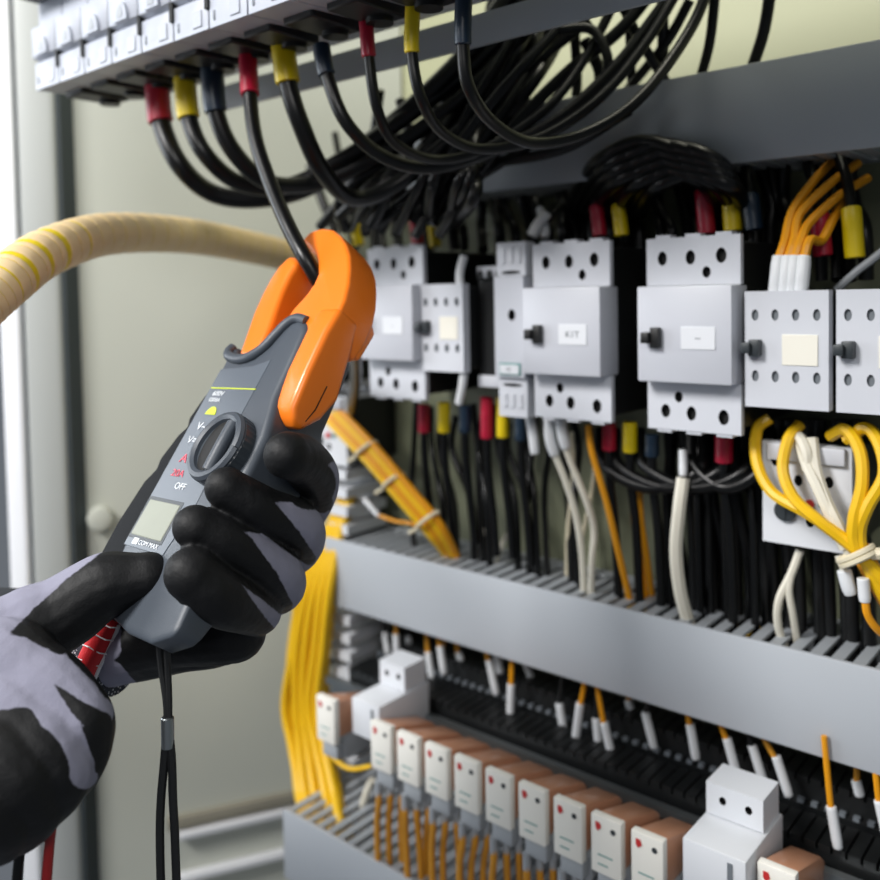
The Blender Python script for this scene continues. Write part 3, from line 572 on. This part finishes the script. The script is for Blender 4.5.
# dial
dc = (-6, 0.5)
mb = MB(); N = 36
mb.prism([(dc[0]+(19.8 if k % 2 else 19.0)*cos(2*pi*k/72), dc[1]+(19.8 if k % 2 else 19.0)*sin(2*pi*k/72)) for k in range(72)], ext, -9, -.8)
dial = mb.build('rotary_dial', M['dial'], meter, .0008, 1, angle=30)
MB().tube([Vector((dc[0]+16.6*cos(2*pi*k/40), dc[1]+16.6*sin(2*pi*k/40), -.6))*K for k in range(41)], .0027, 8, caps=False).build('dial_rim', M['body'], dial)
mb = MB(); mb.prism([(dc[0]-3+9*cos(a), dc[1]+14*sin(a)) for a in [2*pi*k/24 for k in range(24)]], ext, -2, -.6); mb.build('dial_recess', M['hole'], dial)
MB().tube([Vector((dc[0]+6, 13, .2))*K, Vector((dc[0]+7, 0, 1.0))*K, Vector((dc[0]+6, -13, .2))*K], .0036, 10, res=5).build('dial_pointer', M['body'], dial)
# display and prints
mb = MB(); mb.box(-.0520, -.0215, -.0500, -.0305, -.0079, -.0072); lcd = mb.build('display', M['lcd'], meter, .0004, 1)
mb = MB(); q4 = [(-54,-28.6),(-19.5,-28.6),(-19.5,-51.6),(-54,-51.6)]
mb.prism(q4, ext, -8, -7.55); mb.build('display_bezel', M['dgrey'], meter, .0002, 1)
FACE = lambda x, y, n=-7.55, sx=1: Matrix.Translation((x*K, y*K, n*K)) @ Matrix.Diagonal((sx, 1, 1, 1))
MB().box(-.0545, -.0110, .0372, .0379, -.0078, -.0074).build('lime_line', M['mgreen'], meter)
text('print', '600V', .0042, M['mwhite'], meter, FACE(-44, 34, sx=1.25)); text('print', '1000A', .0036, M['mwhite'], meter, FACE(-44.5, 30, sx=1.2))
MB().prism([(-41+5*cos(a*pi/10), 21+5*sin(a*pi/10)) for a in range(11)], ext, -7.8, -7.4).build('lime_symbol', M['mgreen'], meter)
text('print', 'V~', .0068, M['mwhite'], meter, FACE(-42, 13.5, sx=1.2)); text('print', 'V=', .0062, M['mwhite'], meter, FACE(-44, 5, sx=1.2))
text('print', 'A', .0070, M['mred'], meter, FACE(-42, -5.8, sx=1.5)); text('print', '20A', .0056, M['mred'], meter, FACE(-40, -14.3, sx=1.3)); text('print', 'OFF', .0050, M['mwhite'], meter, FACE(-31, -21, sx=1.2))
MB().box(-.0465, -.0415, -.0545, -.0512, -.0077, -.0073).build('print', M['mwhite'], meter); text('print', 'COM MAX', .0036, M['mwhite'], meter, FACE(-31, -53, sx=1.15))
MB().tube([Vector((dc[0]+21*cos(a), 21*sin(a), -7.6))*K for a in [math.radians(130+100*k/16) for k in range(17)]], .00025, 6).build('dial_arc', M['mwhite'], meter)
# lanyard (hangs straight down from the foot of the meter)
inv = mw.inverted()
lz = .405
def LP(u, v, z): return inv @ PZ(u, v, z)
mb = MB()
mb.tube([LP(160,622,.398), LP(159,640,.400), LP(161,665,.404), LP(166,700,lz), LP(167,722,lz)], .0016, 8, res=6)
mb.tube([LP(168,624,.398), LP(167,645,.400), LP(168,670,.404), LP(169,700,lz), LP(169,722,lz)], .0016, 8, res=6)
mb.tube([LP(166,740,lz), LP(164,765,lz), LP(161,800,lz), LP(160,840,lz), LP(162,905,lz), LP(168,960,lz)], .0021, 8, res=6)
mb.tube([LP(170,740,lz), LP(172,765,lz), LP(173,800,lz), LP(175,840,lz), LP(176,905,lz), LP(168,960,lz)], .0021, 8, res=6)
mb.build('lanyard', M['strap'], meter)
MB().tube([LP(167.5,717,lz), LP(168,748,lz)], .0030, 12).build('lanyard_clasp', M['steel'], meter, .0004, 1)
MB().tube([LP(157,630,.396), LP(163,624,.394), LP(170,630,.396)], .0018, 8, res=4).build('lanyard_eye', M['steel'], meter)
# ============================================================ GLOVED HANDS
def glove_mat():
    m = bpy.data.materials.new('grey_knit_and_black_nitrile'); m.use_nodes = True; nt = m.node_tree; b = nt.nodes['Principled BSDF']
    at = nt.nodes.new('ShaderNodeAttribute'); at.attribute_name = 'coat'
    mr = nt.nodes.new('ShaderNodeMapRange'); mr.inputs['From Min'].default_value = -.0004; mr.inputs['From Max'].default_value = .0004
    tc = nt.nodes.new('ShaderNodeTexCoord'); n1 = nt.nodes.new('ShaderNodeTexNoise'); n1.inputs['Scale'].default_value = 420
    ad = nt.nodes.new('ShaderNodeMath'); ad.operation = 'MULTIPLY_ADD'; ad.inputs[1].default_value = .0012; 
    sb = nt.nodes.new('ShaderNodeMath'); sb.operation = 'SUBTRACT'; sb.inputs[1].default_value = .5
    nt.links.new(tc.outputs['Object'], n1.inputs['Vector']); nt.links.new(n1.outputs['Fac'], sb.inputs[0]); nt.links.new(sb.outputs[0], ad.inputs[0]); nt.links.new(at.outputs['Fac'], ad.inputs[2]); nt.links.new(ad.outputs[0], mr.inputs['Value'])
    mx = nt.nodes.new('ShaderNodeMix'); mx.data_type = 'RGBA'; mx.inputs['A'].default_value = (*lin('9090A2'), 1); mx.inputs['B'].default_value = (*lin('111214'), 1)
    nt.links.new(mr.outputs['Result'], mx.inputs['Factor']); nt.links.new(mx.outputs['Result'], b.inputs['Base Color'])
    rr = nt.nodes.new('ShaderNodeMapRange'); rr.inputs['To Min'].default_value = .88; rr.inputs['To Max'].default_value = .58; b.inputs['Specular IOR Level'].default_value = .32
    nt.links.new(mr.outputs['Result'], rr.inputs['Value']); nt.links.new(rr.outputs['Result'], b.inputs['Roughness'])
    n2 = nt.nodes.new('ShaderNodeTexNoise'); n2.inputs['Scale'].default_value = 900; n3 = nt.nodes.new('ShaderNodeTexNoise'); n3.inputs['Scale'].default_value = 70
    nt.links.new(tc.outputs['Object'], n2.inputs['Vector']); nt.links.new(tc.outputs['Object'], n3.inputs['Vector'])
    b1 = nt.nodes.new('ShaderNodeBump'); b1.inputs['Strength'].default_value = .35; b1.inputs['Distance'].default_value = .0004; nt.links.new(n2.outputs['Fac'], b1.inputs['Height'])
    b2 = nt.nodes.new('ShaderNodeBump'); b2.inputs['Strength'].default_value = .45; b2.inputs['Distance'].default_value = .003; nt.links.new(n3.outputs['Fac'], b2.inputs['Height']); nt.links.new(b1.outputs['Normal'], b2.inputs['Normal'])
    nt.links.new(b2.outputs['Normal'], b.inputs['Normal'])
    return m
GM = glove_mat()
def organic(name, chains, parent, patches, blacks, voxel=.0011, it=5):
    mb = MB()
    for ch in chains:
        pts = [(PZ(u, v, z), r) for u, v, z, r in ch]
        q = smooth([Vector((*p,)) for p, r in pts], 8); m_ = len(q)-1
        rs = [r for p, r in pts]
        def rf(t):
            x = t*(len(rs)-1); i = min(int(x), len(rs)-2); f = x-i; f = f*f*(3-2*f); return rs[i]*(1-f)+rs[i+1]*f
        # rounded ends
        d0 = (q[0]-q[1]).normalized(); d1 = (q[-1]-q[-2]).normalized(); P = []; R = []
        for a in (88, 70, 50, 30, 12): P.append(q[0]+d0*rf(0)*sin(math.radians(a))); R.append(rf(0)*cos(math.radians(a)))
        for i, p in enumerate(q): P.append(p); R.append(rf(i/m_))
        for a in (12, 30, 50, 70, 88): P.append(q[-1]+d1*rf(1)*sin(math.radians(a))); R.append(rf(1)*cos(math.radians(a)))
        n_ = len(P)-1
        mb.tube(P, lambda t: R[int(round(t*n_))], 16)
    tmp = mb.build(name+'_tmp', GM)
    md = tmp.modifiers.new('r', 'REMESH'); md.mode = 'VOXEL'; md.voxel_size = voxel
    ms = tmp.modifiers.new('s', 'SMOOTH'); ms.iterations = it; ms.factor = .5
    dg = bpy.context.evaluated_depsgraph_get(); me = bpy.data.meshes.new_from_object(tmp.evaluated_get(dg)); me.name = name
    bpy.data.objects.remove(tmp)
    ci = CAMROT.transposed(); vals = []
    for v in me.vertices:
        c = ci @ (v.co-CAMPOS); z = -c.z; C3 = Vector((CX+FPX*c.x/z, CY-FPX*c.y/z, z*220)); bests = [1e3, 1e3]
        for si, L in enumerate((patches, blacks)):
            for a, b in L:
                A = Vector((a[0], a[1], a[2]*220)); AB = Vector((b[0], b[1], b[2]*220)) - A
                t = max(0, min(1, (C3-A).dot(AB)/AB.length_squared)); bests[si] = min(bests[si], (C3-A-AB*t).length - (a[3]+(b[3]-a[3])*t))
        vals.append(max(bests[0], -bests[1])*.00048)
    at = me.attributes.new('coat', 'FLOAT', 'POINT'); at.data.foreach_set('value', vals)
    for v in me.vertices: v.co -= parent.location
    me.materials.clear(); me.materials.append(GM); me.polygons.foreach_set('use_smooth', [True]*len(me.polygons)); me.update()
    o = bpy.data.objects.new(name, me); COL.objects.link(o); o.parent = parent; return o
person = thing('person', 'person in grey and black work gloves holding the clamp meter with both hands', 'person', PZ(60, 700, .42))
LH = [[(278,540,.50,.013),(306,508,.478,.0128),(315,480,.455,.0128),(303,461,.428,.0122),(287,455,.408,.0112)],
      [(272,565,.495,.013),(298,548,.470,.0125),(299,526,.442,.0120),(260,508,.422,.0112),(226,488,.414,.0102)],
      [(255,595,.485,.013),(280,590,.46,.0122),(277,572,.434,.0120),(234,546,.413,.0114),(195,527,.404,.0104)],
      [(222,622,.47,.014),(256,612,.445,.0124),(247,608,.424,.0124),(220,598,.402,.0130),(191,574,.394,.0122)],
      [(278,540,.50,.013),(255,595,.485,.015),(225,628,.465,.018),(180,640,.458,.0165),(130,648,.468,.018),(95,652,.485,.020),(55,648,.50,.022)],
      [(245,555,.505,.016),(200,600,.50,.020),(150,625,.49,.022),(100,645,.49,.021)],
      [(236,632,.450,.0155),(225,632,.450,.0165),(170,640,.450,.0135),(130,645,.46,.016)],
      [(150,640,.475,.016),(115,622,.472,.0135),(105,596,.462,.0115),(110,572,.452,.0100)]]
def poly(pts): # points on the glove surface, each with the half width of the patch there
    return list(zip(pts, pts[1:]))
LG = (poly([(273,502,.425,1),(300,516,.43,14),(322,535,.445,22)]) + poly([(242,532,.41,1),(272,550,.418,16),(304,580,.435,24)]) + poly([(239,579,.40,1),(260,602,.41,15),(280,622,.43,16)])
      + poly([(326,535,.46,22),(308,590,.455,22),(282,624,.45,14)]) + poly([(332,468,.46,8),(338,502,.475,9)]) + poly([(310,545,.50,40),(260,620,.49,30)]) + poly([(112,674,.47,14),(122,692,.48,18)]) + poly([(95,640,.49,30),(60,640,.50,40)]))
LB = (poly([(285,455,.41,30),(310,484,.44,26),(322,502,.46,11)]) + poly([(226,489,.41,26),(262,513,.42,17),(290,539,.43,12),(310,560,.44,7)]) + poly([(195,527,.40,26),(234,553,.41,23),(264,582,.42,16),(284,606,.435,9)])
      + poly([(190,573,.395,30),(222,604,.40,28),(250,630,.42,20),(268,645,.44,16)]) + poly([(150,640,.45,30),(240,645,.45,30)]))
lh = organic('left_glove', LH, person, LG, LB)
RH = [[(-40,690,.39,.032),(-5,655,.40,.026),(30,630,.407,.0200),(66,611,.413,.0176),(104,586,.417,.0158),(148,576,.420,.0116)],
      [(-40,690,.39,.032),(0,668,.385,.022),(42,684,.378,.0165),(80,714,.372,.0128),(84,742,.372,.0120),(70,772,.375,.0122),(40,790,.38,.012)],
      [(-40,720,.38,.030),(0,715,.372,.022),(36,738,.364,.0170),(58,765,.362,.0142),(50,792,.366,.013),(20,806,.372,.0125)],
      [(-40,760,.37,.026),(-10,755,.358,.020),(18,775,.354,.0165),(34,800,.358,.0135),(20,822,.364,.0125),(-8,826,.37,.012)],
      [(-50,800,.365,.022),(-20,795,.35,.018),(0,812,.35,.0145),(2,832,.356,.012),(-20,838,.362,.0115)],
      [(-60,700,.40,.036),(-40,760,.39,.036),(-100,720,.40,.038)],
      [(-40,690,.39,.03),(-100,720,.40,.036),(-170,760,.41,.036)]]
RG = (poly([(-20,620,.39,30),(20,600,.39,22),(50,588,.395,18),(76,572,.40,14),(97,556,.405,7)]) + poly([(-40,660,.37,70),(0,660,.37,50),(40,676,.365,34),(75,700,.362,26),(98,712,.366,16)]) + poly([(40,680,.36,22),(62,725,.355,18),(84,775,.36,14)]))
RB = (poly([(13,633,.39,4),(48,622,.395,20),(84,603,.40,30),(122,584,.405,38),(150,577,.41,34)]) + poly([(30,637,.40,6),(60,642,.405,14),(88,622,.41,18)]) + poly([(54,684,.36,1),(78,708,.36,8),(100,724,.366,13),(106,745,.37,11),(100,768,.372,6)]) + poly([(-20,778,.36,60),(12,776,.355,58)]) + poly([(30,806,.36,44),(56,815,.365,26)]))
rh = organic('right_glove', RH, person, RG, RB)
# cuff of the left glove: red overlocked hem with white stitches
hp = [PZ(108,616,.448), PZ(103,630,.446), PZ(96,646,.446), PZ(88,662,.448), PZ(82,677,.455)]
hm = MB().tube(smooth(hp, 5), .0058, 10).build('cuff_hem', M['hem'], lh, world=False, org=person.location); hm['label'] = 'red stitched hem'
mb = MB()
qs = smooth(hp, 5)
for k in range(3, len(qs)-2, 4):
    tdir = (qs[k+1]-qs[k-1]).normalized(); s_ = tdir.cross((CAMPOS-qs[k]).normalized()).normalized(); f_ = (CAMPOS-qs[k]).normalized()
    mb.tube([qs[k]+s_*.0072+f_*.001, qs[k]+f_*.0062+s_*.003, qs[k]+f_*.0062-s_*.003+tdir*.001, qs[k]-s_*.0072+f_*.001], .00035, 5)
mb.tube([p - (qs[-1]-qs[0]).normalized().cross((CAMPOS-p).normalized())*.0075 for p in qs[2:]], .0014, 6)
mb.build('hem_stitching', M['stitch'], hm, org=person.location)
MB().tube([PZ(86,650,.482), PZ(104,654,.478), PZ(122,660,.474)], lambda t: .0212-.002*t, 24).build('knit_cuff', M['knit'], lh, org=person.location)
# knit flecks on the cuff, sleeves running out of frame
MB().tube([PZ(70,648,.50), PZ(10,640,.52), PZ(-80,650,.55), PZ(-220,700,.58)], lambda t: .026+.012*t, 20, res=6).build('left_sleeve', M['sleeve'], person, org=person.location)
MB().tube([PZ(-150,750,.41), PZ(-260,810,.40), PZ(-420,900,.38)], lambda t: .042+.012*t, 20, res=6).build('right_sleeve', M['sleeve'], person, org=person.location)
# test leads held in the right hand
def lead(label, pts, m):
    P = smooth([PZ(*p) for p in pts], 8); tag(MB().tube(P, .0022, 10).build('test_lead', M[m], org=P[0]), label, 'test lead', 'test leads below the right glove')
lead('dark red test lead hanging below the right glove', [(46,790,.372),(52,815,.37),(49,850,.37),(45,900,.37),(40,960,.375)], 'rlead')
lead('black test lead hanging below the right glove, left of the red one', [(22,800,.372),(24,830,.37),(19,860,.37),(16,900,.37),(14,960,.375)], 'cable')
